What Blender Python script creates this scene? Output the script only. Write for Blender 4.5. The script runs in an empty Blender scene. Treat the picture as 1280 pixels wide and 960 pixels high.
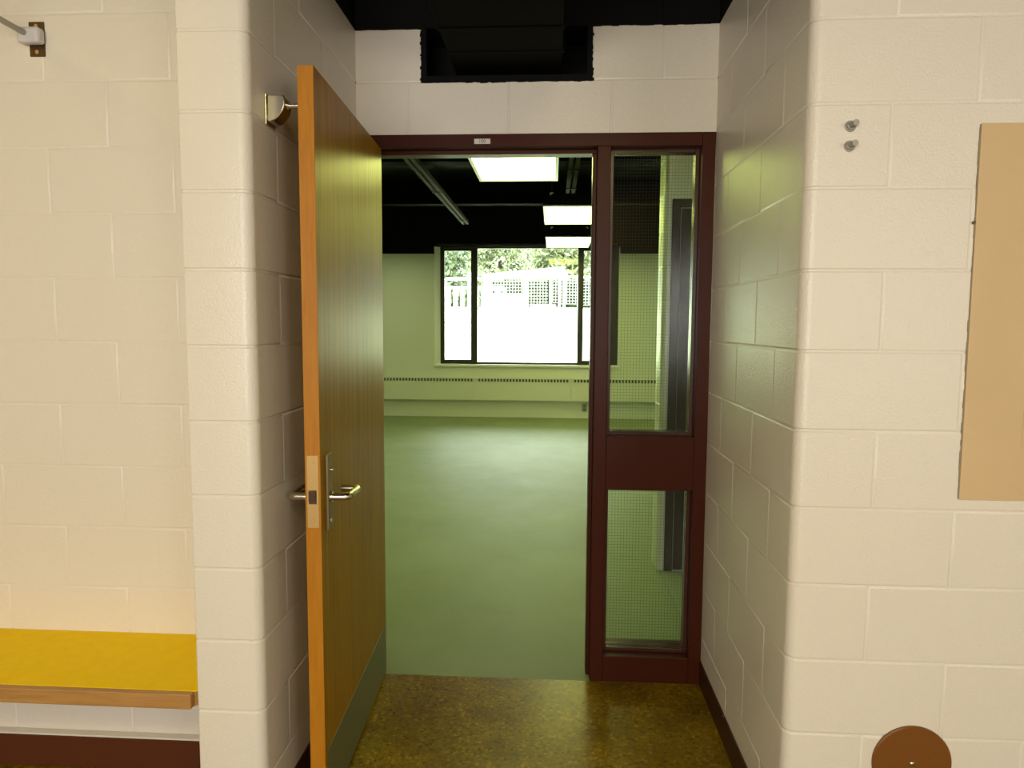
import bpy, bmesh, math, random
from mathutils import Vector, Matrix
random.seed(7)
sc = bpy.context.scene
COL = sc.collection
C = 0.2032                      # one block course
YF, YD = 1.823, 2.839           # hall wall face, door wall face
XR, XL = 0.626, -0.792          # alcove side walls
XP = -0.980                     # left edge of the pillar face
YB = 2.18                       # back of the bench niche
YW = 11.12                      # far wall of the classroom
PAINT = 13 * C                  # black paint starts here

# ------------------------------------------------------------------ materials
def new_mat(name):
    m = bpy.data.materials.new(name); m.use_nodes = True
    nt = m.node_tree; nt.nodes.clear()
    o = nt.nodes.new('ShaderNodeOutputMaterial')
    return m, nt, o
def N(nt, t, **kw):
    n = nt.nodes.new(t)
    for k, v in kw.items():
        if k in n.inputs: n.inputs[k].default_value = v
        else: setattr(n, k, v)
    return n
def rgba(c): return (c[0], c[1], c[2], 1)
def principled(name, col, rough=.5, spec=.5, metal=0, bump=None, vary=None, coat=0):
    """bump=(scale, strength, distance, detail); vary=(scale, amount, stretch)"""
    m, nt, o = new_mat(name)
    p = N(nt, 'ShaderNodeBsdfPrincipled')
    p.inputs['Base Color'].default_value = rgba(col)
    p.inputs['Roughness'].default_value = rough
    p.inputs['Specular IOR Level'].default_value = spec
    p.inputs['Metallic'].default_value = metal
    p.inputs['Coat Weight'].default_value = coat
    nt.links.new(p.outputs[0], o.inputs[0])
    tc = N(nt, 'ShaderNodeTexCoord')
    if bump:
        n = N(nt, 'ShaderNodeTexNoise', Scale=bump[0], Detail=bump[3])
        b = N(nt, 'ShaderNodeBump', Strength=bump[1], Distance=bump[2])
        nt.links.new(tc.outputs['Object'], n.inputs['Vector'])
        nt.links.new(n.outputs['Fac'], b.inputs['Height'])
        nt.links.new(b.outputs[0], p.inputs['Normal'])
    if vary:
        n = N(nt, 'ShaderNodeTexNoise', Scale=vary[0], Detail=5.0)
        mp = N(nt, 'ShaderNodeMapping'); mp.inputs['Scale'].default_value = vary[2]
        nt.links.new(tc.outputs['Object'], mp.inputs[0]); nt.links.new(mp.outputs[0], n.inputs['Vector'])
        r = N(nt, 'ShaderNodeValToRGB')
        r.color_ramp.elements[0].position = .3; r.color_ramp.elements[1].position = .7
        a = vary[1]
        r.color_ramp.elements[0].color = rgba([c * (1 - a) for c in col])
        r.color_ramp.elements[1].color = rgba([min(1, c * (1 + a)) for c in col])
        nt.links.new(n.outputs['Fac'], r.inputs[0]); nt.links.new(r.outputs[0], p.inputs['Base Color'])
    return m
def block_paint(name, col, rough=.30, strength=.32, spec=.5):
    """semi-gloss paint over the pitted face of concrete block"""
    m, nt, o = new_mat(name)
    p = N(nt, 'ShaderNodeBsdfPrincipled')
    p.inputs['Base Color'].default_value = rgba(col); p.inputs['Roughness'].default_value = rough
    p.inputs['Specular IOR Level'].default_value = spec
    tc = N(nt, 'ShaderNodeTexCoord')
    n1 = N(nt, 'ShaderNodeTexNoise', Scale=170.0, Detail=3.0, Roughness=.6)
    n2 = N(nt, 'ShaderNodeTexVoronoi', Scale=70.0)
    mx = N(nt, 'ShaderNodeMath', operation='MULTIPLY_ADD')
    b = N(nt, 'ShaderNodeBump', Strength=strength, Distance=.004)
    for n in (n1, n2): nt.links.new(tc.outputs['Object'], n.inputs['Vector'])
    pw = N(nt, 'ShaderNodeMath', operation='MINIMUM'); pw.inputs[1].default_value = .35
    nt.links.new(n2.outputs['Distance'], pw.inputs[0])
    nt.links.new(pw.outputs[0], mx.inputs[0]); mx.inputs[1].default_value = .9
    nt.links.new(n1.outputs['Fac'], mx.inputs[2])
    nt.links.new(mx.outputs[0], b.inputs['Height']); nt.links.new(b.outputs[0], p.inputs['Normal'])
    nt.links.new(p.outputs[0], o.inputs[0])
    return m
def wood(name, dark, light, stretch, rough=.35, scale=14, spec=.5, tint=(1, 1, 1)):
    m, nt, o = new_mat(name)
    p = N(nt, 'ShaderNodeBsdfPrincipled', Roughness=rough)
    p.inputs['Specular IOR Level'].default_value = spec; p.inputs['Specular Tint'].default_value = rgba(tint)   # veneer's amber tint puts the lamps' yellow into its sheen
    tc = N(nt, 'ShaderNodeTexCoord'); mp = N(nt, 'ShaderNodeMapping'); mp.inputs['Scale'].default_value = stretch
    n = N(nt, 'ShaderNodeTexNoise', Scale=scale, Detail=8.0, Roughness=.65, Distortion=.25)
    r = N(nt, 'ShaderNodeValToRGB')
    r.color_ramp.elements[0].position = .32; r.color_ramp.elements[1].position = .68
    r.color_ramp.elements[0].color = rgba(dark); r.color_ramp.elements[1].color = rgba(light)
    b = N(nt, 'ShaderNodeBump', Strength=.3, Distance=.0012)
    nt.links.new(tc.outputs['Object'], mp.inputs[0]); nt.links.new(mp.outputs[0], n.inputs['Vector'])
    nt.links.new(n.outputs['Fac'], r.inputs[0]); nt.links.new(r.outputs[0], p.inputs['Base Color'])
    nt.links.new(n.outputs['Fac'], b.inputs['Height']); nt.links.new(b.outputs[0], p.inputs['Normal'])
    nt.links.new(p.outputs[0], o.inputs[0])
    return m
def glass(name, tint=(.93, .97, .92), ior=1.5):
    m, nt, o = new_mat(name)
    t = N(nt, 'ShaderNodeBsdfTransparent'); t.inputs[0].default_value = rgba(tint)
    g = N(nt, 'ShaderNodeBsdfGlossy'); g.inputs['Roughness'].default_value = .01
    f = N(nt, 'ShaderNodeFresnel'); f.inputs['IOR'].default_value = ior
    mx = N(nt, 'ShaderNodeMixShader')
    nt.links.new(f.outputs[0], mx.inputs[0]); nt.links.new(t.outputs[0], mx.inputs[1]); nt.links.new(g.outputs[0], mx.inputs[2])
    nt.links.new(mx.outputs[0], o.inputs[0])
    return m
def emit(name, col, s):
    m, nt, o = new_mat(name)
    e = N(nt, 'ShaderNodeEmission', Strength=s); e.inputs[0].default_value = rgba(col)
    nt.links.new(e.outputs[0], o.inputs[0]); return m
def aggregate_floor(name):
    m, nt, o = new_mat(name)
    p = N(nt, 'ShaderNodeBsdfPrincipled', Roughness=.28)
    p.inputs['Specular IOR Level'].default_value = .2
    tc = N(nt, 'ShaderNodeTexCoord')
    def link(a, b): nt.links.new(a, b)
    n1 = N(nt, 'ShaderNodeTexNoise', Scale=5.0, Detail=5.0)
    r1 = N(nt, 'ShaderNodeValToRGB')
    r1.color_ramp.elements[0].position = .35; r1.color_ramp.elements[1].position = .7
    r1.color_ramp.elements[0].color = (.165, .095, .003, 1); r1.color_ramp.elements[1].color = (.275, .175, .007, 1)
    v = N(nt, 'ShaderNodeTexVoronoi', Scale=95.0)
    r2 = N(nt, 'ShaderNodeValToRGB')
    e = r2.color_ramp.elements
    e[0].position = 0; e[0].color = (.35, .3, .25, 1)
    e[1].position = 1; e[1].color = (1.15, 1.1, 1.0, 1)
    k = e.new(.12); k.color = (.8, .72, .6, 1)
    k = e.new(.86); k.color = (1.05, 1.05, 1.0, 1)
    k = e.new(.93); k.color = (1.8, 1.7, 1.5, 1)
    sp = N(nt, 'ShaderNodeSeparateColor')
    mx = N(nt, 'ShaderNodeMix', data_type='RGBA', blend_type='MULTIPLY'); mx.inputs[0].default_value = .8
    n2 = N(nt, 'ShaderNodeTexNoise', Scale=60.0, Detail=6.0, Roughness=.7)
    r3 = N(nt, 'ShaderNodeValToRGB')
    r3.color_ramp.elements[0].position = .33; r3.color_ramp.elements[0].color = (.45, .42, .35, 1)
    r3.color_ramp.elements[1].position = .52; r3.color_ramp.elements[1].color = (1, 1, 1, 1)
    mx2 = N(nt, 'ShaderNodeMix', data_type='RGBA', blend_type='MULTIPLY'); mx2.inputs[0].default_value = .8
    for n in (n1, v, n2): link(tc.outputs['Object'], n.inputs['Vector'])
    link(n1.outputs['Fac'], r1.inputs[0]); link(v.outputs['Color'], sp.inputs[0]); link(sp.outputs[0], r2.inputs[0])
    link(r1.outputs[0], mx.inputs[6]); link(r2.outputs[0], mx.inputs[7])
    link(n2.outputs['Fac'], r3.inputs[0]); link(mx.outputs[2], mx2.inputs[6]); link(r3.outputs[0], mx2.inputs[7])
    link(mx2.outputs[2], p.inputs['Base Color'])
    b = N(nt, 'ShaderNodeBump', Strength=.06, Distance=.002); link(n2.outputs['Fac'], b.inputs['Height']); link(b.outputs[0], p.inputs['Normal'])
    link(p.outputs[0], o.inputs[0]); return m
def sealed_floor(name):
    m, nt, o = new_mat(name)
    p = N(nt, 'ShaderNodeBsdfPrincipled', Roughness=.3); p.inputs['Specular IOR Level'].default_value = .16
    tc = N(nt, 'ShaderNodeTexCoord')
    n = N(nt, 'ShaderNodeTexNoise', Scale=.9, Detail=7.0, Roughness=.6)
    r = N(nt, 'ShaderNodeValToRGB')
    r.color_ramp.elements[0].position = .3; r.color_ramp.elements[1].position = .72
    r.color_ramp.elements[0].color = (.205, .24, .115, 1); r.color_ramp.elements[1].color = (.26, .295, .15, 1)
    n2 = N(nt, 'ShaderNodeTexNoise', Scale=3.0, Detail=8.0, Roughness=.7, Distortion=.8)
    mr = N(nt, 'ShaderNodeMapRange'); mr.inputs[1].default_value = .3; mr.inputs[2].default_value = .7
    mr.inputs[3].default_value = .48; mr.inputs[4].default_value = .6
    for q in (n, n2): nt.links.new(tc.outputs['Object'], q.inputs['Vector'])
    nt.links.new(n.outputs['Fac'], r.inputs[0]); nt.links.new(r.outputs[0], p.inputs['Base Color'])
    nt.links.new(n2.outputs['Fac'], mr.inputs[0]); nt.links.new(mr.outputs[0], p.inputs['Roughness'])
    nt.links.new(p.outputs[0], o.inputs[0]); return m

M = {}
M['cream'] = block_paint('cream_block_paint', (.80, .73, .62))
M['black'] = principled('flat_black_paint', (.004, .004, .004), rough=.8, spec=.15)
M['beam_black'] = principled('beam_black_paint', (.006, .006, .005), rough=.9, spec=.04)
M['duct'] = principled('black_duct_paint', (.0042, .0046, .003), rough=.7, spec=.06)
M['pale'] = block_paint('pale_green_block_paint', (.66, .67, .54))
M['pale_flat'] = principled('pale_plaster_paint', (.66, .67, .56), rough=.5, bump=(60, .15, .002, 3))
M['brown_block'] = block_paint('dark_brown_block_paint', (.014, .010, .006), rough=.42, strength=.25, spec=.03)
M['maroon'] = principled('maroon_frame_enamel', (.056, .011, .0045), rough=.34, spec=.16, bump=(25, .05, .001, 2))
M['base'] = principled('dark_brown_vinyl_base', (.055, .016, .006), rough=.45, spec=.3)
M['lit_base'] = principled('lit_brown_base', (.105, .028, .009), rough=.5, spec=.25)  # lit copy of the vinyl base; its extra light is in the colour
M['veneer'] = wood('oak_veneer', (.25, .11, .002), (.47, .235, .004), (3.2, 3.2, .07), rough=.36, scale=26, spec=.15, tint=(1, .86, .30))
M['lipping'] = wood('orange_oak_edge', (.42, .155, .005), (.50, .20, .010), (8, 8, .6), rough=.5, scale=12, spec=.25)
M['kick'] = principled('olive_kick_plate', (.15, .145, .075), rough=.36, metal=.15)
M['brass'] = principled('satin_bronze', (.52, .33, .12), rough=.5, metal=.5)
M['bronze_dark'] = principled('dark_bronze', (.10, .06, .03), rough=.4, metal=.7)
M['dull_bronze'] = principled('dull_bronze_plate', (.30, .22, .10), rough=.42, metal=.7)
M['nickel'] = principled('satin_nickel', (.66, .60, .48), rough=.26, metal=1)
M['steel'] = principled('dull_zinc', (.40, .37, .33), rough=.5, metal=.6)
M['white_plastic'] = principled('off_white_socket', (.62, .60, .60), rough=.4)
M['yellow'] = principled('yellow_laminate', (.98, .66, .004), rough=.7, spec=.15, bump=(120, .05, .001, 2), vary=(30, .03, (1, 1, 1)))
M['oak_edge'] = wood('bench_oak_edge', (.37, .18, .045), (.52, .28, .085), (.5, 8, 8), rough=.45, scale=10)
M['tan'] = principled('tan_panel_paint', (.65, .46, .24), rough=.5, bump=(140, .12, .002, 3), vary=(4, .03, (1, 1, 1)))
M['tan_edge'] = principled('tan_panel_edge', (.30, .24, .17), rough=.7)
M['brown_plate'] = principled('brown_enamel_plate', (.19, .066, .007), rough=.4)
M['tag'] = principled('sign_cream', (.70, .64, .56), rough=.5)
M['ink'] = principled('sign_ink', (.10, .08, .07), rough=.6)
M['glass'] = glass('clear_glass')
M['wire'] = principled('glass_wire', (.05, .05, .04), rough=.6, spec=.2)
M['bead'] = principled('frame_bead_enamel', (.055, .016, .009), rough=.25)
M['floor_hall'] = aggregate_floor('ground_aggregate_concrete')
M['floor_room'] = sealed_floor('sealed_grey_floor')
M['bronze_frame'] = principled('bronze_window_frame', (.030, .026, .016), rough=.4, metal=.2)
M['white_trim'] = principled('white_window_reveal', (.80, .80, .76), rough=.5)
M['radiator'] = principled('pale_enamel_cover', (.66, .67, .55), rough=.42)
M['slot'] = principled('slot_shadow_metal', (.10, .10, .07), rough=.7)
M['lens'] = emit('fluorescent_lens', (.92, 1.0, .26), 11.0)
M['lens_frame'] = principled('troffer_frame', (.75, .76, .62), rough=.4)
M['rail_paint'] = principled('dull_olive_strut', (.035, .032, .017), rough=.7, spec=.08)
M['grass'] = principled('dry_bright_grass', (.47, .50, .30), rough=.9, vary=(2.5, .12, (1, 1, 1)))
M['leaf'] = principled('tree_leaf', (.24, .27, .15), rough=.7, vary=(1.2, .4, (1, 1, 1)))
M['leaf_dark'] = principled('tree_leaf_dark', (.17, .21, .12), rough=.7, vary=(1.2, .4, (1, 1, 1)))
M['bark'] = principled('tree_bark', (.10, .075, .05), rough=.9, bump=(12, .6, .03, 4))
M['hedge'] = principled('dark_hedge_leaf', (.045, .06, .03), rough=.7, vary=(2.0, .3, (1, 1, 1)))
M['lattice'] = principled('galvanised_lattice', (.15, .15, .145), rough=.6)
M['hall_dark'] = block_paint('darkened_hall_paint', (.13, .10, .07))  # for the unseen wall, darkened to dim its reflection in the sidelight glass
M['white_paint'] = principled('white_outdoor_paint', (.82, .82, .80), rough=.5)
M['grey_metal'] = principled('outlet_metal', (.30, .31, .24), rough=.4)
M['outlet_dark'] = principled('outlet_edge', (.09, .09, .06), rough=.5)

# ------------------------------------------------------------------ mesh helpers
class MB:
    def __init__(s): s.v = []; s.f = []; s.m = []
    def quad(s, pts, mi=0):
        b = len(s.v); s.v += [tuple(p) for p in pts]; s.f.append(tuple(range(b, b + len(pts)))); s.m.append(mi)
    def box(s, x0, x1, y0, y1, z0, z1, mi=0):
        if x0 > x1: x0, x1 = x1, x0
        if y0 > y1: y0, y1 = y1, y0
        if z0 > z1: z0, z1 = z1, z0
        b = len(s.v)
        s.v += [(x0,y0,z0),(x1,y0,z0),(x1,y1,z0),(x0,y1,z0),(x0,y0,z1),(x1,y0,z1),(x1,y1,z1),(x0,y1,z1)]
        for q in ((0,3,2,1),(4,5,6,7),(0,1,5,4),(1,2,6,5),(2,3,7,6),(3,0,4,7)):
            s.f.append(tuple(b + i for i in q)); s.m.append(mi)
        return s
    def tube(s, pts, r, n=12, mi=0, caps=True):
        """round bar along a polyline; r is one radius or one per point"""
        P = [Vector(p) for p in pts]; R = r if isinstance(r, (list, tuple)) else [r] * len(P)
        T = []
        for i in range(len(P)):
            a = P[max(0, i - 1)]; c = P[min(len(P) - 1, i + 1)]
            T.append((c - a).normalized())
        up = Vector((0, 0, 1)) if abs(T[0].z) < .9 else Vector((1, 0, 0))
        u = T[0].cross(up).normalized(); rings = []
        for i, p in enumerate(P):
            u = (u - T[i] * u.dot(T[i])).normalized(); w = T[i].cross(u)
            b = len(s.v); rings.append(b)
            for k in range(n):
                a = 2 * math.pi * k / n
                s.v.append(tuple(p + (u * math.cos(a) + w * math.sin(a)) * R[i]))
        for i in range(len(P) - 1):
            for k in range(n):
                k2 = (k + 1) % n
                s.f.append((rings[i] + k, rings[i] + k2, rings[i + 1] + k2, rings[i + 1] + k)); s.m.append(mi)
        if caps:
            s.f.append(tuple(rings[0] + k for k in reversed(range(n)))); s.m.append(mi)
            s.f.append(tuple(rings[-1] + k for k in range(n))); s.m.append(mi)
        return s
    def prism(s, prof, axis, a0, a1, mi=0):
        """extrude a closed 2D outline along an axis ('x': outline is (y,z); 'y': (x,z); 'z': (x,y))"""
        def P(q, a):
            return {'x': (a, q[0], q[1]), 'y': (q[0], a, q[1]), 'z': (q[0], q[1], a)}[axis]
        n = len(prof); b = len(s.v)
        s.v += [P(q, a0) for q in prof] + [P(q, a1) for q in prof]
        s.f.append(tuple(b + i for i in range(n))); s.m.append(mi)
        s.f.append(tuple(b + n + i for i in reversed(range(n)))); s.m.append(mi)
        for i in range(n):
            j = (i + 1) % n
            s.f.append((b + j, b + i, b + n + i, b + n + j)); s.m.append(mi)
        return s
    def build(s, name, mats, parent=None, bevel=0, smooth=None, fix=True, rot=None):
        me = bpy.data.meshes.new(name)
        off = Vector(parent['_o']) if parent is not None and '_o' in parent else Vector((0, 0, 0))
        me.from_pydata([tuple(Vector(v) - off) for v in s.v], [], s.f)
        for m in (mats if isinstance(mats, (list, tuple)) else [mats]): me.materials.append(m)
        me.polygons.foreach_set('material_index', s.m)
        if fix:
            bm = bmesh.new(); bm.from_mesh(me); bmesh.ops.recalc_face_normals(bm, faces=bm.faces); bm.to_mesh(me); bm.free()
        if smooth is not None:
            me.polygons.foreach_set('use_smooth', [True] * len(me.polygons))
            me.set_sharp_from_angle(angle=math.radians(smooth))
        me.update()
        o = bpy.data.objects.new(name, me); COL.objects.link(o)
        if parent is not None: o.parent = parent; o['_o'] = list(off)
        if bevel:
            md = o.modifiers.new('bevel', 'BEVEL'); md.width = bevel; md.segments = 2; md.limit_method = 'ANGLE'
        return o
def tag(o, label, cat, group=None, kind=None):
    o['label'] = label; o['category'] = cat
    if group: o['group'] = group
    if kind: o['kind'] = kind
    return o
def structure(o, label=None, cat=None):
    o['kind'] = 'structure'
    if label: o['label'] = label
    if cat: o['category'] = cat
    return o
def root(name, loc, label, cat, group=None, kind=None):
    e = bpy.data.objects.new(name, None); COL.objects.link(e); e.location = loc
    e.empty_display_size = .05
    e['_o'] = list(loc)
    return tag(e, label, cat, group, kind)

# ------------------------------------------------------------------ block walls
def arc(cx, cy, r, a0, a1, n=6):
    return [(cx + r * math.cos(math.radians(a0 + (a1 - a0) * i / n)), cy + r * math.sin(math.radians(a0 + (a1 - a0) * i / n))) for i in range(n + 1)]
def block_wall(mb, path, rows, joints, top, flip=False, zone=None, s_extra=(), z_extra=(), z_start=0.0, skip=None,
               d=.0024, g=.0020, b=.0056):
    """Masonry wrapped along a plan path: every block a raised face with tooled joints around it.
    joints(row, at) -> positions along the path of the upright joints. The hall side is to the left of the path unless flip."""
    P = [Vector(p) for p in path]
    S = [0.0]
    for i in range(1, len(P)): S.append(S[-1] + (P[i] - P[i - 1]).length)
    segn = []
    for i in range(len(P) - 1):
        t = (P[i + 1] - P[i]).normalized(); n = Vector((-t.y, t.x))
        segn.append(-n if flip else n)
    vn = [segn[0]] + [(segn[i - 1] + segn[i]).normalized() for i in range(1, len(P) - 1)] + [segn[-1]]
    def at(sv, depth):
        for i in range(len(P) - 1):
            if sv <= S[i + 1] + 1e-9: break
        k = (sv - S[i]) / (S[i + 1] - S[i])
        p = P[i].lerp(P[i + 1], k); n = (vn[i].lerp(vn[i + 1], k)).normalized()
        return p - n * depth
    def s_of(pt):          # nearest point on the path
        q = Vector(pt); best = None
        for i in range(len(P) - 1):
            e = P[i + 1] - P[i]; k = max(0, min(1, (q - P[i]).dot(e) / e.length_squared))
            dd = (P[i] + e * k - q).length
            if best is None or dd < best[0]: best = (dd, S[i] + e.length * k)
        return best[1]
    for r in rows:
        z0, z1 = max(r * C, z_start), min((r + 1) * C, top)
        if z1 - z0 < .01: continue
        js = sorted(s_of(q) for q in joints(r))
        js = [j for j in js if .03 < j < S[-1] - .03]
        br = [0.0] + js + [S[-1]]
        for i in range(len(br) - 1):
            a, c = br[i], br[i + 1]
            ja, jc = i > 0, i < len(br) - 2
            jb, jt = z0 > .001 and z0 > z_start + .001, (r + 1) * C <= top + .001
            if skip and skip(r, i, at((a + c) / 2, 0)): continue
            sv = {a, c}
            if ja: sv |= {a + g, a + b}
            if jc: sv |= {c - g, c - b}
            lo, hi = a + (b if ja else 0), c - (b if jc else 0)
            sv |= {x for x in list(S) + [s_of(q) for q in s_extra] if lo + 1e-4 < x < hi - 1e-4}
            zv = {z0, z1}
            if jb: zv |= {z0 + g, z0 + b}
            if jt: zv |= {z1 - g, z1 - b}
            zv |= {x for x in z_extra if z0 + b < x < z1 - b}
            sv, zv = sorted(sv), sorted(zv)
            def dep(x, z):
                q = 9
                if ja: q = min(q, x - a)
                if jc: q = min(q, c - x)
                if jb: q = min(q, z - z0)
                if jt: q = min(q, z1 - z)
                return d if q <= g + 1e-6 else 0.0
            base = len(mb.v)
            for z in zv:
                for x in sv:
                    q = at(x, dep(x, z)); mb.v.append((q.x, q.y, z))
            w = len(sv)
            for j in range(len(zv) - 1):
                for k in range(w - 1):
                    f = (base + j * w + k, base + j * w + k + 1, base + (j + 1) * w + k + 1, base + (j + 1) * w + k)
                    mb.f.append(f if flip else f[::-1])
                    pm = at((sv[k] + sv[k + 1]) / 2, 0)
                    mb.m.append(zone(pm, (zv[j] + zv[j + 1]) / 2) if zone else 0)

BR = .030       # bullnose radius
TOP = 3.15      # the hall's black deck
def black_above(p, z): return 1 if z > PAINT else 0

# right: hall face, bullnose, alcove side
mb = MB()
path = [(3.6, YF), (XR + BR, YF)] + arc(XR + BR, YF + BR, BR, 270, 180)[1:] + [(XR, YD)]
odd_r = [(.826 + .4064 * k, YF) for k in range(7)] + [(XR, 2.217), (XR, 2.622)]
even_r = [(1.029 + .4064 * k, YF) for k in range(7)] + [(XR, 2.021), (XR, 2.429)]
block_wall(mb, path, range(0, 16), lambda r: odd_r if r % 2 else even_r, TOP, flip=False, zone=black_above)
mb.box(XR + .04, 3.6, YF + .04, 3.04, 0, TOP, 2)
structure(mb.build('wall_right', [M['cream'], M['black'], M['pale']], smooth=30, fix=False), 'cream painted block wall beside the doorway with tan panel and round brown plate', 'wall')

# left: pillar face, bullnose, alcove side
mb = MB()
path = [(XP, YB + .02), (XP, YF + .006)] + arc(XP + .006, YF + .006, .006, 180, 270, 3)[1:] + [(XL - BR, YF)] + arc(XL - BR, YF + BR, BR, 270, 360)[1:] + [(XL, YD)]
odd_l = [(XL, 2.009), (XL, 2.4155)]
even_l = [(XL, 2.2105), (XL, 2.625)]
block_wall(mb, path, range(0, 16), lambda r: odd_l if r % 2 else even_l, TOP, flip=True, zone=black_above)
mb.box(XP + .02, XL - .04, YF + .04, 3.04, 0, TOP, 2)
mb.box(-4.2, XP + .02, YB + .04, 3.04, 0, TOP, 2)
structure(mb.build('wall_left', [M['cream'], M['black'], M['pale']], smooth=30, fix=False), 'cream painted block pillar with rounded corner behind the open door', 'wall')

# back of the bench niche
mb = MB()
odd_b = [(-1.19 - .4064 * k, YB) for k in range(7)]
even_b = [(-1.397 - .4064 * k, YB) for k in range(6)]
block_wall(mb, [(-4.0, YB), (XP, YB)], range(0, 16), lambda r: odd_b if r % 2 else even_b, TOP, flip=True, zone=black_above)
mb.box(-4.0, XP, YB + .006, YB + .04, 0, TOP)
structure(mb.build('wall_niche', [M['cream'], M['black']], smooth=30, fix=False), 'cream block wall behind the yellow bench', 'wall')

# above the door: one full course, then the course cut out for the duct
HX0, HX1, HZ0 = -.528, .142, 2.437
mb = MB()
def back_joints(r):
    if r == 11: return [(-.583, YD), (-.182, YD), (.221, YD)]
    if r == 12: return [(HX0, YD), (HX1, YD), (.418, YD)]
    return [(-.4 + .4064 * k, YD) for k in range(3)]
block_wall(mb, [(XL, YD), (XR, YD)], range(11, 16), back_joints, TOP, flip=True, zone=black_above, z_start=11 * C,
           skip=lambda r, i, p: r == 12 and HX0 < p.x < HX1)
# solid body of the lintel around the hole
mb.box(XL - .05, XR + .05, YD + .005, 3.04, 11 * C, HZ0 - .002, 0)
mb.box(XL - .05, HX0 - .002, YD + .005, 3.04, HZ0 - .002, TOP, 1)
mb.box(HX1 + .002, XR + .05, YD + .005, 3.04, HZ0 - .002, TOP, 1)
mb.box(HX0 - .002, HX1 + .002, YD + .005, 3.04, PAINT + .002, TOP, 1)
structure(mb.build('wall_back', [M['cream'], M['black']], smooth=30, fix=False), 'cream block wall over the door with a black duct opening', 'wall')

# ragged black sealant round the duct opening
mb = MB()
def ragged(x0, x1, z, up, mi=0):
    n = 46; pts = []
    for i in range(n + 1):
        x = x0 + (x1 - x0) * i / n
        pts.append((x, z + up * (.004 + .007 * random.random() ** 2)))
    for i in range(n):
        (xa, za), (xb, zb) = pts[i], pts[i + 1]
        mb.box(xa, xb, YD - .004 - .003 * random.random(), YD + .03, min(z + up * -.02, (za + zb) / 2), max(z + up * -.02, (za + zb) / 2), mi)
ragged(HX0 - .002, HX1 + .002, HZ0 + .001, -1)
for X, sx in ((HX0, -1), (HX1, 1)):
    z = HZ0 - .004
    while z < PAINT:
        h = .003 + .008 * random.random(); w = .001 + .007 * random.random() ** 3
        mb.box(X - sx * .02, X + sx * w, YD - .004 - .003 * random.random(), YD + .03, z, z + h); z += h
for X0, X1 in ((XL + .002, HX0), (HX1, XR - .002)):
    x = X0
    while x < X1:
        w = .012 + .03 * random.random(); w = min(w, X1 - x)
        mb.box(x, x + w, YD - .003, YD + .02, PAINT - .001 - .004 * random.random(), PAINT + .01); x += max(w, .001)
structure(mb.build('trim_1', M['black']), 'ragged black paint and sealant edge around the duct opening', 'trim')
# added board behind the duct, blocks the lit room so the gap stays dark
mb = MB(); mb.box(HX0 - .02, HX1 + .02, 3.045, 3.07, HZ0 - .02, PAINT + .05)
structure(mb.build('trim_2', M['black']), 'added black board keeping the wall opening around the duct dark', 'trim')

# duct
du = root('air_duct', (-.19, 2.2, 2.487), 'black painted rectangular air duct passing through the wall above the door', 'duct')
mb = MB(); mb.box(-.400, .024, 1.55, 3.042, 2.487, 2.86); mb.box(-.400, .024, 1.18, 1.55, 2.487, TOP)
mb.build('duct_body', M['duct'], du, bevel=.004)
for y in (2.68, 2.47, 1.9):
    s_ = MB(); s_.box(-.406, .030, y - .006, y + .006, 2.482, 2.866); s_.build('duct_seam', M['duct'], du)
for k in (1.75, 2.3):
    for x in (-.36, -.02):
        s_ = MB(); s_.tube([(x, k, 2.86), (x, k, TOP)], .004, 8); s_.build('hanger_rod', M['black'], du)

# ------------------------------------------------------------------ floors, ceilings, hall shell
mb = MB(); mb.box(-4.2, 3.8, -2.7, 2.835, -.15, 0)
structure(mb.build('floor', M['floor_hall']), 'polished olive brown aggregate concrete floor', 'floor')
mb = MB(); mb.box(-4.2, 3.8, 2.835, YW + .3, -.15, -.0005)
structure(mb.build('floor_classroom', M['floor_room']), 'glossy pale grey green floor of the empty room', 'floor')
mb = MB(); mb.box(-4.2, 3.8, -2.7, 3.04, TOP, TOP + .2)
structure(mb.build('ceiling', M['black']), 'black painted hall ceiling', 'ceiling')
mb = MB(); mb.box(-4.2, 3.8, -2.9, -2.7, 0, TOP)
structure(mb.build('wall_behind', M['hall_dark']), 'unseen hall wall facing the doorway, coloured dark to dim glass reflections', 'wall')
mb = MB(); mb.box(-4.4, -4.0, -2.7, YB + .04, 0, TOP)
structure(mb.build('wall_hall_end', M['cream']), 'cream hall end wall', 'wall')
mb = MB(); mb.box(3.6, 3.8, -2.7, YF + .1, 0, TOP)
structure(mb.build('wall_hall_far_end', M['cream']), 'cream hall end wall', 'wall')

# vinyl bases
def base_strip(name, pts, label):
    mb = MB()
    for (x0, y0), (x1, y1), nx, ny in pts:
        t = .006
        ax0, ax1 = sorted((x0, x1)); ay0, ay1 = sorted((y0, y1))
        if nx: mb.box(min(ax0, ax0 + nx * t), max(ax0, ax0 + nx * t), ay0, ay1, 0, .1016)
        else: mb.box(ax0, ax1, min(ay0, ay0 + ny * t), max(ay0, ay0 + ny * t), 0, .1016)
    structure(mb.build(name, M['base'], bevel=.0015), label, 'baseboard')
base_strip('baseboard_right', [((XR, YF + .03), (XR, YD - .001), -1, 0), ((XR + .03, YF), (3.6, YF), 0, -1)], 'dark brown vinyl base along the alcove wall')
base_strip('baseboard_left', [((XL, YF + .03), (XL, YD - .001), 1, 0), ((XP, YF), (XL - .03, YF), 0, -1)], 'dark brown vinyl base behind the open door')
mb = MB(); mb.box(-4.0, XP - .001, YB - .030, YB, 0, .110)
structure(mb.build('trim_3', M['cream'], bevel=.003), 'low cream ledge under the yellow bench', 'trim')
mb = MB(); mb.box(-4.0, XP - .001, YB - .036, YB - .0302, 0, .1055)
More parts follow.
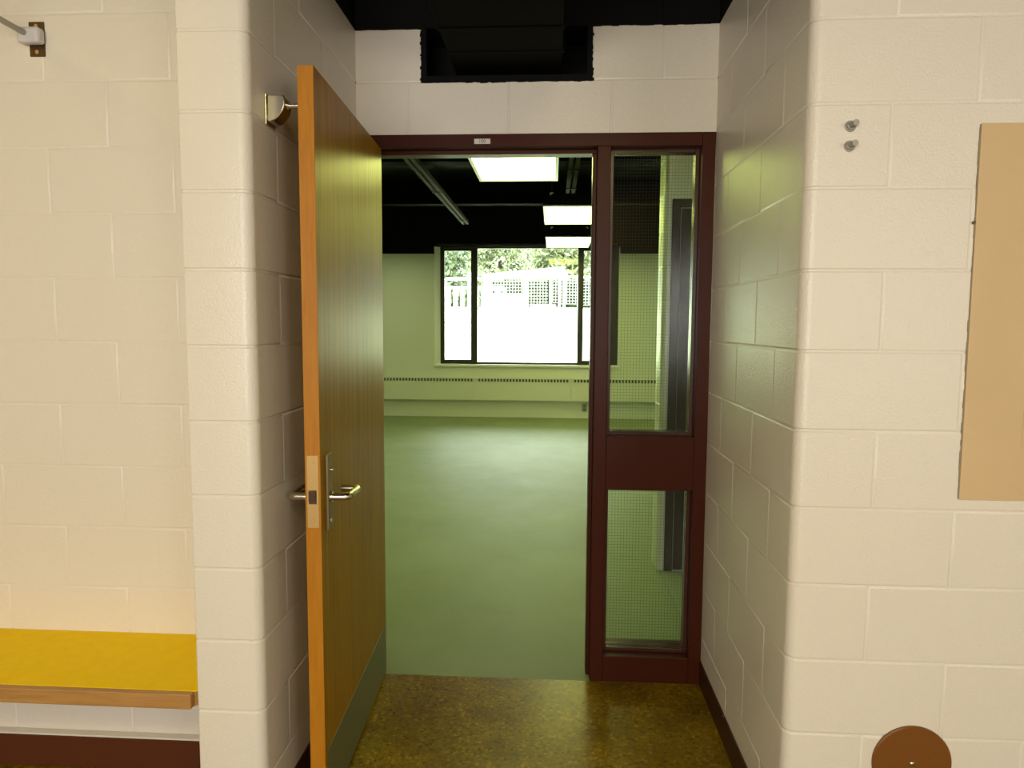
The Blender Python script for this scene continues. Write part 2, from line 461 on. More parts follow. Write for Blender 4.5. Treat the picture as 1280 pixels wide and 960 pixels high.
structure(mb.build('baseboard_niche', M['lit_base'], bevel=.0015), 'dark brown vinyl base under the yellow bench', 'baseboard')

# ------------------------------------------------------------------ door frame with sidelight
fr = root('door_frame', (-.08, YD, 0), 'maroon steel door frame with narrow wired glass sidelight and a solid middle rail', 'door frame')
ZH, ZT = 2.184, 11 * C
FB = 3.005
def member(name, x0, x1, z0, z1, stops=(), label=None):
    mb = MB(); mb.box(x0, x1, YD - .004, FB, z0, z1)
    for (a, b_, c, d_) in stops: mb.box(a, b_, YD + .049, YD + .115, c, d_)
    return mb.build(name, M['maroon'], fr, bevel=.0022)
MX0, MX1 = .169, .221          # mullion face
JX = .574                      # sidelight jamb face edge
st = .016
member('jamb', XL + .001, -.741, 0, ZT - .001, [(-.741, -.741 + st, 0, ZH)])
member('jamb', JX, XR - .001, 0, ZT - .001)
member('head', -.741, JX, ZH, ZT - .001, [(-.741, MX0, ZH - st, ZH)])
member('mullion', MX0, MX1, 0, ZH, [(MX0 - st, MX0, 0, ZH - st)])
member('middle_rail', MX1, JX, .818, 1.034)
member('bottom_rail', MX1, JX, 0, .111)
def glazing(z0, z1, nm):
    mb = MB()
    y0, y1 = YD + .044, YD + .066
    for (a, b_, c, d_) in ((MX1, MX1 + st, z0, z1), (JX - st, JX, z0, z1), (MX1 + st, JX - st, z0, z0 + st), (MX1 + st, JX - st, z1 - st, z1)):
        mb.box(a, b_, y0, y1, c, d_); mb.box(a, b_, y1 + .007, y1 + .03, c, d_)
    mb.build('glazing_bead', M['bead'], fr, bevel=.0018)
    g = MB(); g.box(MX1 + .003, JX - .003, y1, y1 + .0065, z0 + .003, z1 - .003)
    pane = g.build('pane', M['glass'], fr); pane['label'] = nm
    w = MB(); p = .0127; t = .0003; yc = y1 + .00325
    x = MX1 + st + .006
    while x < JX - st: w.box(x - t, x + t, yc - t, yc + t, z0 + st, z1 - st); x += p
    z = z0 + st + .005
    while z < z1 - st: w.box(MX1 + st, JX - st, yc - t, yc + t, z - t, z + t); z += p
    w.build('wire_mesh', M['wire'], pane, fix=False)
glazing(1.034, ZH, 'tall upper wired glass pane')
glazing(.111, .818, 'lower wired glass pane')
for x in (MX1 + .008, JX - .008):
    for z in (1.05, .80, .13, 2.165):
        mb = MB(); mb.tube([(x, YD + .042, z), (x, YD + .046, z)], .0035, 8); mb.build('bead_screw', M['maroon'], fr)

sg = root('room_number_sign', (-.2865, YD - .004, 2.2055), 'small cream room number plate on the frame head', 'sign')
mb = MB(); mb.box(-.3185, -.2545, YD - .0065, YD - .004, 2.1955, 2.2155); mb.build('plate', M['tag'], sg, bevel=.0007)
cu = bpy.data.curves.new('digits', 'FONT'); cu.body = '100'; cu.size = .019; cu.align_x = 'CENTER'; cu.align_y = 'CENTER'; cu.extrude = .0003
cu.materials.append(M['ink'])
tmp = bpy.data.objects.new('digits', cu); COL.objects.link(tmp); bpy.context.view_layer.update()
me_ = bpy.data.meshes.new_from_object(tmp.evaluated_get(bpy.context.evaluated_depsgraph_get())); bpy.data.objects.remove(tmp)
me_.transform(Matrix.Rotation(math.pi / 2, 4, 'X'))
to = bpy.data.objects.new('lettering', me_); COL.objects.link(to); to.parent = sg; to.location = (0, -.0028, 0)

# ------------------------------------------------------------------ the open door (built about its hinge, then turned)
HP = (-.7365, 2.836)
dr = root('door_1', (HP[0], HP[1], 0), 'orange oak flush door standing open with lever handle and kick plate', 'door', kind='structure')
W_, T_ = .912, .0445
dr['_o'] = [0, 0, 0]
# local frame: hinge at origin, leaf runs along -y, outer face at x=0, inner face (seen) at x=T_
mb = MB(); mb.box(.0008, T_ - .0008, -W_ + .003, 0, .012, 2.180); mb.build('leaf', M['veneer'], dr)
for nm, x0, x1 in (('face', 0, .0008), ('face', T_ - .0008, T_)):
    mb = MB(); mb.box(x0, x1, -W_ + .0015, -.0005, .012, 2.180); mb.build('veneer_face', M['veneer'], dr)
mb = MB(); mb.box(0.0003, T_ - .0003, -W_, -W_ + .003, .012, 2.180); e_ = mb.build('edge_lipping', M['lipping'], dr, bevel=.0012); e_['label'] = 'bright orange oak edge strip'
mb = MB(); mb.box(T_, T_ + .0016, -W_ + .022, -.018, .016, .222); k_ = mb.build('kick_plate', M['kick'], dr, bevel=.0006); k_['label'] = 'olive grey kick plate'
LZ = .977
# mortise latch in the edge
mb = MB(); mb.box(.0055, .0390, -W_ - .0012, -W_ + .002, .903, 1.112)
lp = mb.build('latch_plate', M['brass'], dr, bevel=.0006); lp['label'] = 'satin bronze latch plate'
mb = MB(); mb.box(.0105, .0330, -W_ - .0016, -W_, .972, 1.012); mb.build('latch_opening', M['bronze_dark'], lp)
mb = MB(); mb.prism([(.012, -W_), (.0315, -W_), (.0315, -W_ - .0035), (.012, -W_ - .010)], 'z', .981, 1.010); mb.build('latch_bolt', M['bronze_dark'], lp, bevel=.001)
for z in (.925, 1.090):
    mb = MB(); mb.tube([(.0222, -W_ - .0012, z), (.0222, -W_ - .0026, z)], .0048, 12); mb.build('screw', M['brass'], lp, smooth=40)
# lever sets
HY = -W_ + .070
for side, x0, sx in (('in', T_, 1), ('out', 0, -1)):
    mb = MB(); mb.box(x0, x0 + sx * .009, HY - .024, HY + .024, .880, 1.106)
    es = mb.build('escutcheon', M['dull_bronze'], dr, bevel=.0025)
    mb = MB(); mb.tube([(x0 + sx * .0088, HY, .907), (x0 + sx * .0135, HY, .907)], .008, 16); mb.build('keyhole', M['steel'], es, smooth=40)
    mb = MB(); mb.tube([(x0 + sx * .0088, HY, 1.058), (x0 + sx * .017, HY, 1.058)], .006, 16); mb.build('turn_button', M['nickel'], es, smooth=40)
    pts = [(x0 + sx * .005, HY, LZ), (x0 + sx * .050, HY, LZ)]
    for i in range(1, 6):
        a = math.pi / 2 * i / 5; pts.append((x0 + sx * (.050 + .012 * math.sin(a)), HY + .012 * (1 - math.cos(a)), LZ))
    pts.append((x0 + sx * .062, HY + .098, LZ))
    for i in range(1, 6):
        a = math.pi / 2 * i / 5; pts.append((x0 + sx * (.062 - .012 * (1 - math.cos(a))), HY + .098 + .012 * math.sin(a), LZ))
    pts.append((x0 + sx * .014, HY + .110, LZ))
    mb = MB(); mb.tube(pts, .0116, 18)
    mb.tube([(x0 + sx * .009, HY, LZ), (x0 + sx * .015, HY, LZ)], .016, 24)
    mb.build('lever_handle', M['nickel'], dr, smooth=40)
# hinges
for z in (.22, 1.09, 1.96):
    mb = MB(); mb.tube([(-.004, .004, z - .057), (-.004, .004, z + .057)], .0065, 14); mb.box(-.003, .001, -.036, .002, z - .056, z + .056)
    mb.build('hinge', M['nickel'], dr, smooth=40)
dr.rotation_euler = (0, 0, math.radians(2.4))
dr.location = (HP[0], HP[1], 0)

# door holder on the alcove wall
hs = root('door_stop', (XL, 1.955, 2.07), 'bronze quarter round door holder on the block wall behind the door top', 'door stop')
mb = MB(); mb.box(XL, XL + .006, 1.926, 1.992, 2.026, 2.110); mb.build('wall_plate', M['nickel'], hs, bevel=.002)
prof = [(XL + .006, 2.106), (XL + .052, 2.106)]
for i in range(9):
    a = math.radians(0 - 90 * i / 8); prof.append((XL + .006 + .050 * math.cos(a), 2.094 + .060 * math.sin(a)))
mb = MB(); mb.prism(prof, 'y', 1.932, 1.986); mb.build('housing', M['nickel'], hs, bevel=.003, smooth=35)
mb = MB(); mb.tube([(XL + .048, 1.960, 2.084), (-.697, 1.960, 2.084)], .0085, 14)
mb.tube([(XL + .050, 1.960, 2.084), (XL + .058, 1.960, 2.084)], .011, 16); mb.build('arm', M['nickel'], hs, smooth=40)

# ------------------------------------------------------------------ things on the hall walls
for z, lab in ((1.977, 'upper of two zinc anchor bolts sticking out of the cream block wall'), (1.929, 'lower of two zinc anchor bolts sticking out of the cream block wall')):
    b_ = root('anchor_bolt', (.727, YF, z), lab, 'bolt', 'anchor bolts on the wall')
    mb = MB(); mb.tube([(.727, YF, z), (.727, YF - .003, z)], .0135, 24); mb.build('washer', M['steel'], b_, bevel=.0006, smooth=40)
    mb = MB(); mb.tube([(.727, YF - .003, z), (.727, YF - .011, z)], .0108, 6); mb.build('nut', M['steel'], b_, bevel=.001)
    mb = MB(); pts = []; rr = []
    for i in range(17):
        pts.append((.727, YF - .008 - .0017 * i, z)); rr.append(.0066 if i % 2 else .0075)
    mb.tube(pts, rr, 14); mb.build('threaded_stud', M['steel'], b_, smooth=50)

pn = root('wall_panel', (1.5, YF, 1.51), 'tan painted board panel fixed over the cream block wall', 'panel')
mb = MB(); mb.box(1.037, 2.05, YF - .006, YF + .002, 1.047, 1.980); mb.build('board', M['tan'], pn, bevel=.0012)
mb = MB()
z = 1.05
while z < 1.975:
    h = .012 + .03 * random.random(); w = .0008 + .0022 * random.random()
    mb.box(1.037 - w, 1.0375, YF - .003, YF + .001, z, min(z + h, 1.978)); z += h
mb.build('caulk_edge', M['tan_edge'], pn)
mb = MB(); mb.box(1.180, 1.85, YF - .0072, YF - .006, 1.186, 1.72); mb.build('inset_cover', M['tan'], pn, bevel=.0004)
mb = MB(); mb.tube([(1.0335, YF - .001, 1.742), (1.0335, YF - .005, 1.742)], .004, 10); mb.build('nail_head', M['outlet_dark'], pn)

pl = root('cleanout_cover', (.958, YF, .337), 'round brown metal cover plate with centre screw low on the block wall', 'cover plate')
mb = MB(); pts = [(.958, YF, .337), (.958, YF - .004, .337), (.958, YF - .007, .337)]
mb.tube(pts, [.102, .102, .0985], 64); mb.build('plate', M['brown_plate'], pl, smooth=35)
mb = MB(); mb.tube([(.958, YF - .007, .337), (.958, YF - .0085, .337), (.958, YF - .0098, .337)], [.007, .006, .003], 16); mb.build('screw', M['nickel'], pl, smooth=40)

# bench in the niche
bn = root('bench', (-2.4, 2.0, .433), 'yellow laminate bench shelf with oak front edge against the block wall', 'bench')
mb = MB()
prof = [(-3.99, YB - .001), (-3.99, 1.832), (XP - .012, 1.832), (XP - .002, 1.842), (XP - .002, YB - .001)]
mb.prism(prof, 'z', .4535, .4565); mb.build('seat_top', M['yellow'], bn)
mb = MB(); prof = [(-3.99, YB - .001), (-3.99, 1.8335), (XP - .0125, 1.8335), (XP - .003, 1.843), (XP - .003, YB - .001)]
mb.prism(prof, 'z', .412, .4535); mb.build('seat_board', M['oak_edge'], bn)
mb = MB(); mb.box(-3.99, XP - .014, 1.812, 1.8335, .412, .4555); mb.build('front_edge', M['oak_edge'], bn, bevel=.003)
for x in (-1.95, -3.2):
    mb = MB(); mb.prism([(YB - .001, .12), (YB - .001, .412), (1.95, .412)], 'x', x - .018, x + .018); mb.build('support_bracket', M['oak_edge'], bn)

# coat rail
cr = root('coat_rail', (-1.612, YB, 2.36), 'thin steel coat rail in a grey socket on a bronze wall bracket', 'coat rail')
mb = MB(); mb.box(-1.637, -1.588, YB - .004, YB, 2.309, 2.413); br_ = mb.build('wall_bracket', M['bronze_dark'], cr, bevel=.001)
for z in (2.322, 2.400):
    mb = MB(); mb.tube([(-1.612, YB - .004, z), (-1.612, YB - .0065, z)], .006, 12); mb.build('screw', M['brass'], br_, smooth=40)
mb = MB(); mb.box(-1.655, -1.583, YB - .038, YB - .004, 2.340, 2.388); mb.build('socket', M['white_plastic'], cr, bevel=.009)
mb = MB(); mb.tube([(-1.628, YB - .03, 2.368), (-1.632, YB - .95, 2.372)], .0085, 16); mb.build('rod', M['steel'], cr, smooth=40)

# ------------------------------------------------------------------ the room beyond
RT = 3.35
BLK = 2.585
# short cross wall beside the sidelight with a dark door in it; its end is rounded
mb = MB()
XS, EY, ET, ER = .640, 4.20, .203, .026
DX0, DX1, DZ = .686, 1.72, 2.215
path = [(3.6, EY + ET), (XS + ER, EY + ET)] + arc(XS + ER, EY + ET - ER, ER, 90, 180)[1:] + arc(XS + ER, EY + ER, ER, 180, 270) + [(3.6, EY)]
zc = lambda p, z: 1 if z > BLK + .45 else 0
od = [(1.08 + .4064 * k, EY) for k in range(6)] + [(1.08 + .4064 * k, EY + ET) for k in range(6)]
ev = [(1.283 + .4064 * k, EY) for k in range(6)] + [(1.283 + .4064 * k, EY + ET) for k in range(6)]
block_wall(mb, path, range(0, 17), lambda r: od if r % 2 else ev, RT, flip=True, zone=zc, z_extra=[BLK + .45])
structure(mb.build('wall_partition', [M['pale'], M['black']], smooth=30, fix=False), 'short pale block cross wall with a rounded end beside the sidelight', 'wall')
d2 = root('door_2', (DX0, EY, 0), 'dark brown closed door in the cross wall seen through the sidelight', 'door', kind='structure')
mb = MB()
mb.box(DX0, DX0 + .05, EY - .012, EY - .001, 0, DZ); mb.box(DX1 - .05, DX1, EY - .012, EY - .001, 0, DZ); mb.box(DX0 + .05, DX1 - .05, EY - .012, EY - .001, DZ - .05, DZ)
mb.build('door_casing', M['brown_block'], d2, bevel=.002)
mb = MB(); mb.box(DX0 + .053, DX1 - .053, EY - .007, EY - .001, .008, DZ - .053); mb.build('leaf', M['brown_block'], d2)
mb = MB(); mb.tube([(DX1 - .12, EY - .007, .98), (DX1 - .12, EY - .05, .98), (DX1 - .22, EY - .05, .98)], .009, 12); mb.build('door_handle', M['nickel'], d2, smooth=40)
mb = MB(); mb.box(3.6, 3.8, 2.9, YW + .3, 0, RT, 0); structure(mb.build('wall_room_right', M['pale_flat']), 'pale wall of the empty room', 'wall')
mb = MB(); mb.box(-4.4, -4.2, 2.9, YW + .3, 0, RT, 0); mb.box(-4.2, -4.19, 3.04, YW, BLK, RT, 1)
structure(mb.build('wall_room_left', [M['pale_flat'], M['black']]), 'pale wall of the empty room', 'wall')
mb = MB(); mb.box(-4.4, 3.8, 3.0401, 3.0501, TOP - .01, RT); mb.box(-4.4, 3.8, 2.9, 3.04, TOP + .01, RT)
structure(mb.build('wall_room_near', M['black']), 'black wall above the doorway inside the room', 'wall')
mb = MB(); mb.box(-4.4, 3.8, 2.95, YW + .3, RT, RT + .2); structure(mb.build('ceiling_classroom', M['black']), 'black painted open ceiling of the empty room', 'ceiling')
# far wall with its window
WX0, WX1, WZ0, WZ1 = -1.882, 1.040, .838, 2.700
mb = MB()
mb.box(-4.4, WX0, YW, YW + .3, 0, BLK); mb.box(WX1, 3.8, YW, YW + .3, 0, BLK)
mb.box(WX0, WX1, YW, YW + .3, 0, WZ0)
mb.box(-4.4, WX0, YW, YW + .3, BLK, RT, 1); mb.box(WX1, 3.8, YW, YW + .3, BLK, RT, 1)
mb.box(WX0, WX1, YW, YW + .3, WZ1, RT, 1)
structure(mb.build('wall_far', [M['pale_flat'], M['black']]), 'pale far wall with window and heater, black above', 'wall')
wn = root('window_1', (-.42, YW + .1, WZ0), 'wide three part window in a dark frame on the far wall', 'window', kind='structure')
y0, y1 = YW + .09, YW + .15
def fbox(name, *q, m='bronze_frame', p=None, bv=.003): 
    mb = MB(); mb.box(*q); return mb.build(name, M[m], p or wn, bevel=bv)
mb = MB(); mb.prism([(WX0 + .0005, YW - .003), (WX0 + .012, YW - .003), (-1.800, y0), (WX0 + .0005, y0)], 'z', WZ0 + .006, WZ1 - .001); mb.build('reveal', M['white_trim'], wn)
fbox('reveal', WX1 - .012, WX1 - .0005, YW - .004, y0, WZ0, WZ1 - .1, m='white_trim', bv=0)
fbox('sill', WX0 - .01, WX1 + .01, YW - .03, y1, WZ0 - .03, WZ0 + .006, m='white_trim')
fx = [-1.802, -1.735, -1.309, -1.206, .388, .476, .905, WX1 - .012]
fbox('frame_side', fx[0], fx[1], y0, y1, WZ0 + .006, WZ1)
fbox('mullion', fx[2], fx[3], y0 - .01, y1, WZ0 + .006, WZ1)
fbox('mullion', fx[4], fx[5], y0 - .01, y1, WZ0 + .006, WZ1)
fbox('frame_side', fx[6], fx[7], y0, y1, WZ0 + .006, WZ1)
fbox('frame_head', fx[1], fx[6], y0, y1, 2.675, WZ1)
fbox('frame_sill', fx[1], fx[6], y0, y1, WZ0 + .006, .876)
for a, b_ in ((fx[1], fx[2]), (fx[5], fx[6])):
    fbox('sash_rail', a, b_, y0 + .005, y1 - .005, .876, .912); fbox('sash_rail', a, b_, y0 + .005, y1 - .005, 2.637, 2.675)
fbox('sash_bar', fx[1], fx[2], y0 + .03, y0 + .036, 1.498, 1.508, bv=0)
for a, b_ in ((fx[1], fx[2]), (fx[3], fx[4]), (fx[5], fx[6])):
    g = MB(); g.box(a, b_, y0 + .025, y0 + .030, .876, 2.675); g.build('pane', M['glass'], wn)
fbox('blind_rail', WX0 + .05, WX1 - .05, YW - .035, YW - .005, 2.715, 2.745, m='rail_paint')

# finned heater cover along the far wall
ht = root('heater_cover', (-.4, YW, .279), 'long pale wall heater cover with a row of small slots under the window', 'heater')
pitch = 1.517
hy0, hy1 = YW - .085, YW - .001
for k in range(-2, 3):
    xa = -1.217 + pitch * k; xb = xa + pitch - .004
    xa = max(xa, -4.19); xb = min(xb, 3.59)
    mb = MB()
    mb.box(xa, xb, hy0, hy1, .279, .574); mb.box(xa, xb, hy0, hy1, .620, .636)
    mb.box(xa, xb, hy0 + .03, hy1, .574, .620, 1)
    n = 29; m_ = .035; w = (xb - xa - 2 * m_) / n
    mb.box(xa, xa + m_, hy0, hy0 + .03, .574, .620); mb.box(xb - m_, xb, hy0, hy0 + .03, .574, .620)
    for i in range(n + 1):
        xc = xa + m_ + i * w; mb.box(xc - .009, xc + .009, hy0, hy0 + .03, .574, .620)
    mb.build('cover_panel', [M['radiator'], M['slot']], ht)
ou = root('wall_outlet', (.513, YW, .17), 'small grey electrical outlet low on the far wall under the heater cover', 'outlet')
mb = MB(); mb.box(.478, .548, YW - .02, YW, .112, .228); mb.build('box', M['outlet_dark'], ou, bevel=.003)
mb = MB(); mb.box(.487, .539, YW - .024, YW - .02, .122, .218); mb.build('cover', M['grey_metal'], ou, bevel=.002)
for z in (.148, .193):
    mb = MB(); mb.tube([(.513, YW - .024, z), (.513, YW - .026, z)], .014, 16); mb.build('socket', M['outlet_dark'], ou)

# lights hung under the black deck
def troffer(x0, x1, ya, yb, z, label):
    t = root('ceiling_light', ((x0 + x1) / 2, (ya + yb) / 2, z), label, 'ceiling light', 'fluorescent lights of the empty room')
    mb = MB(); mb.prism([(x0, z + .012), (x1, z + .012), (x1, z + .05), (x1 - .09, z + .12), (x0 + .09, z + .12), (x0, z + .05)], 'y', ya, yb); mb.build('housing', M['black'], t)
    mb = MB(); f = .022
    for q in ((x0, x0 + f, ya, yb), (x1 - f, x1, ya, yb), (x0 + f, x1 - f, ya, ya + f), (x0 + f, x1 - f, yb - f, yb)): mb.box(*q, z, z + .03)
    mb.build('frame', M['lens_frame'], t)
    mb = MB(); mb.box(x0 + f, x1 - f, ya + f, yb - f, z + .006, z + .012); mb.build('diffuser', M['lens'], t)
    for x in (x0 + .08, x1 - .08):
        for y in (ya + .1, yb - .1):
            mb = MB(); mb.tube([(x, y, z + .1), (x, y, RT)], .004, 8); mb.build('hanger_rod', M['rail_paint'], t)
            mb = MB(); mb.tube([(x, y, z + .118), (x, y, z + .145)], .019, 10); mb.build('hanger_nut', M['lens_frame'], t)
LZ2 = 2.600
troffer(-.585, .027, 4.36, 5.60, LZ2, 'glowing fluorescent light nearest the doorway')
troffer(-.105, .505, 6.78, 8.00, LZ2, 'middle glowing fluorescent light, beyond the nearest one')
troffer(-.105, .505, 9.15, 10.38, LZ2, 'glowing fluorescent light nearest the window')
# struts and beams
def strut(x, ya, yb, z, label):
    t = root('ceiling_strut', (x, (ya + yb) / 2, z), label, 'strut', 'metal struts under the black ceiling')
    for dx in (-.03, .03):
        mb = MB(); mb.box(x + dx - .018, x + dx + .018, ya, yb, z, z + .05); mb.build('channel', M['rail_paint'], t)
    for y in (ya + .4, (ya + yb) / 2, yb - .4):
        mb = MB(); mb.box(x - .055, x + .055, y - .02, y + .02, z - .008, z); mb.build('clamp', M['rail_paint'], t)
        mb = MB(); mb.tube([(x, y, z + .04), (x, y, RT)], .005, 8); mb.build('hanger_rod', M['rail_paint'], t)
strut(-1.26, 5.2, 10.1, 2.9, 'long dull metal strut left of the lights under the black ceiling')
strut(.175, 5.3, 7.9, 2.9, 'short dull metal strut right of the nearest light under the black ceiling')
for k, y in enumerate((6.85, 9.2)):
    mb = MB(); mb.box(-4.19, 3.59, y - .08, y + .08, 3.02, 3.045); mb.box(-4.19, 3.59, y - .012, y + .012, 3.045, RT)
    structure(mb.build('ceiling_beam', M['beam_black']), 'black steel beam under the room ceiling', 'beam')

# ------------------------------------------------------------------ outdoors
mb = MB(); nx, ny = 24, 40
def gz(y): return .30 + (min(y, 30.5) - 11.42) * .100 + .05 * math.sin(y * .5)
for j in range(ny + 1):
    for i in range(nx + 1):
        x = -24 + 48 * i / nx; y = 11.42 + 50 * j / ny
        mb.v.append((x, y, gz(y) + .04 * math.sin(x * .7 + y * .3)))
for j in range(ny):
    for i in range(nx):
        a = j * (nx + 1) + i; mb.f.append((a, a + 1, a + nx + 2, a + nx + 1)); mb.m.append(0)
structure(mb.build('ground', M['grass'], smooth=60), 'sunlit grass slope outside the window', 'ground')

def tree(x, y, h, r, mat, label, seed):
    rnd = random.Random(seed); z0 = gz(y) - .1
    t = root('tree', (x, y, z0), label, 'tree', 'trees beyond the fence')
    mb = MB(); mb.tube([(x, y, z0), (x + .05, y, z0 + h * .3), (x - .05, y, z0 + h * .85)], [.2, .14, .04], 10)
    clumps = []
    for k in range(56):
        zz = z0 + h * (.03 + .95 * rnd.random() ** .9); q = (zz - z0) / h
        rad = r * (1.1 - .55 * q) * rnd.uniform(.3, 1); a = rnd.uniform(0, 6.28)
        p = (x + rad * math.cos(a), y + rad * math.sin(a), zz); clumps.append((p, r * rnd.uniform(.28, .5)))
        mb.tube([(x, y, zz - .35), p], [.05, .015], 6)
    mb.build('trunk', M['bark'], t)
    mb = MB()
    for p, cr_ in clumps:
        for k in range(150):
            d_ = Vector((rnd.gauss(0, 1), rnd.gauss(0, 1), rnd.gauss(0, .75))).normalized() * cr_ * rnd.uniform(.55, 1.05)
            c = Vector(p) + d_; s_ = rnd.uniform(.07, .16)
            u = Vector((rnd.gauss(0, 1), rnd.gauss(0, 1), rnd.gauss(0, 1))).normalized(); w = u.cross(Vector((rnd.gauss(0, 1), rnd.gauss(0, 1), 1))).normalized()
            mb.quad([c - u * s_ * 1.5, c - w * s_ * .6, c + u * s_ * 1.5, c + w * s_ * .6])
    mb.build('foliage', M[mat], t, fix=False)
tree_spec = [(-6.6, 39.5, 5.0, 2.2, 'leaf_dark', 'dark green tree behind the white railing at the window edge'),
             (.5, 39.8, 5.2, 2.3, 'leaf', 'light green tree above the high end of the shelter roof'),
             (-3.6, 47, 6.2, 2.5, 'leaf', 'light green tree above the low end of the shelter roof'),
             (4.3, 47, 6.2, 2.5, 'leaf_dark', 'green tree seen past the right window mullion'),
             (-9.9, 53.5, 7.0, 2.6, 'leaf', 'pale distant tree in the narrow left pane behind the dark tree'),
             (.6, 54.0, 8.0, 2.6, 'leaf', 'pale tall tree furthest away, behind the middle of the shelter')]
for i, a in enumerate(tree_spec): tree(*a, 100 + i)

# lattice fence
YL = 30.0
gl = gz(YL)
fe = root('lattice_fence', (-1, YL, gl), 'white square lattice fence across the grass below the trees', 'fence')
def lattice(x0, x1, z0, z1):
    mb = MB(); s_ = .125; t = .020
    x = x0
    while x <= x1 + .01: mb.box(x - t, x + t, YL - .012, YL, z0, z1); x += s_
    z = z0
    while z <= z1 + .01: mb.box(x0, x1, YL, YL + .012, z - t, z + t); z += s_
    mb.build('lattice_panel', M['lattice'], fe)
lattice(-2.85, -1.30, 2.78, 3.45); lattice(-1.18, -.22, 2.18, 3.45); lattice(-.02, .18, 2.4, 3.45); lattice(.32, 1.0, 2.35, 3.45); lattice(1.12, 2.6, 2.3, 3.45)
mb = MB(); mb.box(-2.85, -1.3, YL - .02, YL + .02, gl - .05, 2.76); mb.build('solid_board', M['white_paint'], fe)
for x in (-2.92, -1.24, -.12, .25, 1.06, 2.66):
    mb = MB(); mb.box(x - .045, x + .045, YL - .045, YL + .045, gl - .1, 3.55); mb.build('post', M['white_paint'], fe)
mb = MB(); mb.box(-2.92, 2.66, YL - .03, YL + .03, 3.45, 3.52); mb.build('top_rail', M['white_paint'], fe)
# dark hedge behind the fence
he = root('hedge', (.2, 36, gz(36)), 'dark clipped hedge row behind the lattice fence and shelter', 'hedge')
rh = random.Random(5); mb = MB()
for k in range(9000):
    c = Vector((rh.uniform(-3.4, 3.9), 34.6 + rh.uniform(-.35, .35), gz(36) + 1.42 * rh.random() ** .8)); s_ = rh.uniform(.05, .1)
    u = Vector((rh.gauss(0, 1), rh.gauss(0, 1), rh.gauss(0, 1))).normalized(); v_ = u.cross(Vector((rh.gauss(0, 1), rh.gauss(0, 1), 1))).normalized()
    mb.quad([c - u * s_ * 1.5, c - v_ * s_ * .7, c + u * s_ * 1.5, c + v_ * s_ * .7])
mb.build('foliage', M['hedge'], he, fix=False)
for k in range(8):
    mb = MB(); x = -3.1 + .95 * k; mb.tube([(x, 34.6, gz(36) - .1), (x + .05, 34.6, gz(36) + .9)], [.05, .02], 8); mb.build('stem', M['bark'], he)
# shelter roof
YS = 32.5
sh = root('shelter', (-1.4, YS, gz(YS)), 'white low pitched shelter roof on posts behind the lattice fence', 'shelter')
mb = MB(); mb.prism([(-3.1, 3.72), (.45, 4.05), (.62, 3.72), (.62, 3.62), (-3.1, 3.62)], 'y', YS - .8, YS + .9); mb.build('roof', M['white_paint'], sh)
for x in (-3.0, -1.2, .5):
    for y in (YS - .7, YS + .8):
        mb = MB(); mb.box(x - .05, x + .05, y - .05, y + .05, gz(y) - .1, 3.64); mb.build('post', M['white_paint'], sh)
# railing seen in the left pane
YR_ = 27.0
rl = root('playground_railing', (-4, YR_, gz(YR_)), 'white tubular railing with pickets seen through the narrow left pane', 'railing')
g0 = gz(YR_)
mb = MB(); mb.tube([(-4.15, YR_, g0 - .1), (-4.15, YR_, 3.08)] + [(-4.03 - .12 * math.cos(math.radians(a)), YR_, 3.08 + .12 * math.sin(math.radians(a))) for a in (20, 45, 70)] + [(-4.03, YR_, 3.2), (-1.9, YR_, 3.2)], .055, 12); mb.build('top_tube', M['white_paint'], rl, smooth=50)
mb = MB(); mb.tube([(-5.2, YR_, 2.86), (-1.9, YR_, 2.86)], .055, 12); mb.build('middle_rail', M['white_paint'], rl, smooth=50)
for i in range(13):
    x = -5.1 + .27 * i
    mb = MB(); mb.box(x - .075, x + .075, YR_ - .012, YR_ + .012, g0 + .05, 2.86); mb.build('picket', M['white_paint'], rl)
mb = MB(); mb.box(-3.28, -3.12, YR_ - .05, YR_ + .05, g0 - .1, 3.45); mb.build('post', M['white_paint'], rl)

# ------------------------------------------------------------------ light
w = bpy.data.worlds.new('sky'); sc.world = w; w.use_nodes = True
bg = w.node_tree.nodes['Background']; bg.inputs[0].default_value = (.90, .96, 1.0, 1)
wt = w.node_tree                                   # overcast sky, brighter towards the zenith
tc_ = wt.nodes.new('ShaderNodeTexCoord'); sx_ = wt.nodes.new('ShaderNodeSeparateXYZ'); cr_ = wt.nodes.new('ShaderNodeFloatCurve')
wt.links.new(tc_.outputs['Generated'], sx_.inputs[0]); wt.links.new(sx_.outputs['Z'], cr_.inputs['Value'])
cv = cr_.mapping.curves[0]; cv.points[0].location = (0, .13); cv.points[1].location = (1, 1); cv.points.new(.18, .2); cv.points.new(.5, .75)
cr_.mapping.update()
mu_ = wt.nodes.new('ShaderNodeMath'); mu_.operation = 'MULTIPLY'; mu_.inputs[1].default_value = 23.0
wt.links.new(cr_.outputs[0], mu_.inputs[0]); wt.links.new(mu_.outputs[0], bg.inputs[1])
def area(name, loc, sx, sy, power, col, rot=(0, 0, 0)):
    l = bpy.data.lights.new(name, 'AREA'); l.shape = 'RECTANGLE'; l.size = sx; l.size_y = sy; l.energy = power; l.color = col
    o = bpy.data.objects.new(name, l); COL.objects.link(o); o.location = loc; o.rotation_euler = rot; return o
WARM = (1.0, .86, .62)
area('hall_lamp', (.3, -1.7, TOP - .08), .5, 1.2, 52, (1.0, .88, .42))
area('hall_lamp', (-2.4, .3, TOP - .12), .6, 1.2, 12, (1.0, .70, .10))
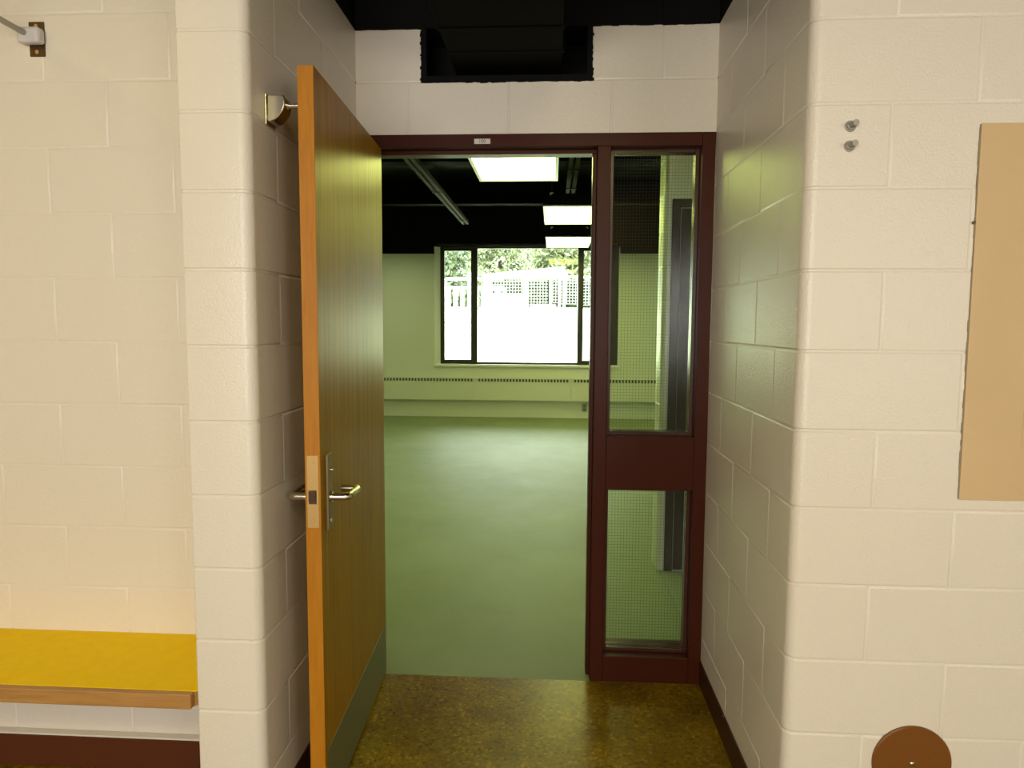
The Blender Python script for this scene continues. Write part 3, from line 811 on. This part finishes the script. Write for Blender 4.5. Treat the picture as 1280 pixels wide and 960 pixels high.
area('hall_fill_light', (-.9, -2.62, 1.65), 2.0, 1.1, 114, (.96, .93, .87), (math.radians(90), 0, 0))  # unseen fill panel added behind the camera, stands in for a flash
area('hall_fill_light', (2.5, -2.62, 1.65), 1.4, 1.1, 42, (.97, .92, .84), (math.radians(90), 0, 0))  # second added fill panel to the right, no real opening there
GREEN = (.90, 1.0, .56)
area('classroom_lamp', (2.1, 3.5, 2.9), .5, .7, 9, GREEN)
for x, y in ((-2.6, 5.0), (-2.6, 7.4), (-2.6, 9.7), (2.4, 7.4), (2.4, 9.7)):
    area('classroom_lamp', (x, y, LZ2), .56, 1.18, 12, GREEN)
sl = bpy.data.lights.new('sun', 'SUN'); sl.energy = 3.0; sl.angle = .02; so = bpy.data.objects.new('sun', sl); COL.objects.link(so)
so.rotation_euler = (math.radians(42), math.radians(-25), 0)

# ------------------------------------------------------------------ camera
F, PITCH, YAW, ROLL, H = 876.997, .08522, -.05752, .00573, 1.48634
def turn(d):
    u, f, v = d
    c, s = math.cos(ROLL), math.sin(ROLL); u, v = c * u - s * v, s * u + c * v
    c, s = math.cos(PITCH), math.sin(PITCH); f, v = c * f + s * v, -s * f + c * v
    c, s = math.cos(YAW), math.sin(YAW); u, f = c * u + s * f, -s * u + c * f
    return Vector((u, f, v))
r_, f_, u_ = turn((1, 0, 0)), turn((0, 1, 0)), turn((0, 0, 1))
cam = bpy.data.cameras.new('camera'); co = bpy.data.objects.new('camera', cam); COL.objects.link(co)
co.matrix_world = Matrix(((r_.x, u_.x, -f_.x, 0), (r_.y, u_.y, -f_.y, 0), (r_.z, u_.z, -f_.z, H), (0, 0, 0, 1)))
cam.sensor_width = 36; cam.lens = 36 * F / 1280; cam.clip_start = .02; cam.clip_end = 300
sc.camera = co
sc.view_settings.view_transform = 'Standard'; sc.view_settings.look = 'None'
sc.view_settings.gamma = 1; sc.view_settings.use_curve_mapping = False; sc.view_settings.exposure = 0
for o in bpy.data.objects:
    if '_o' in o: del o['_o']
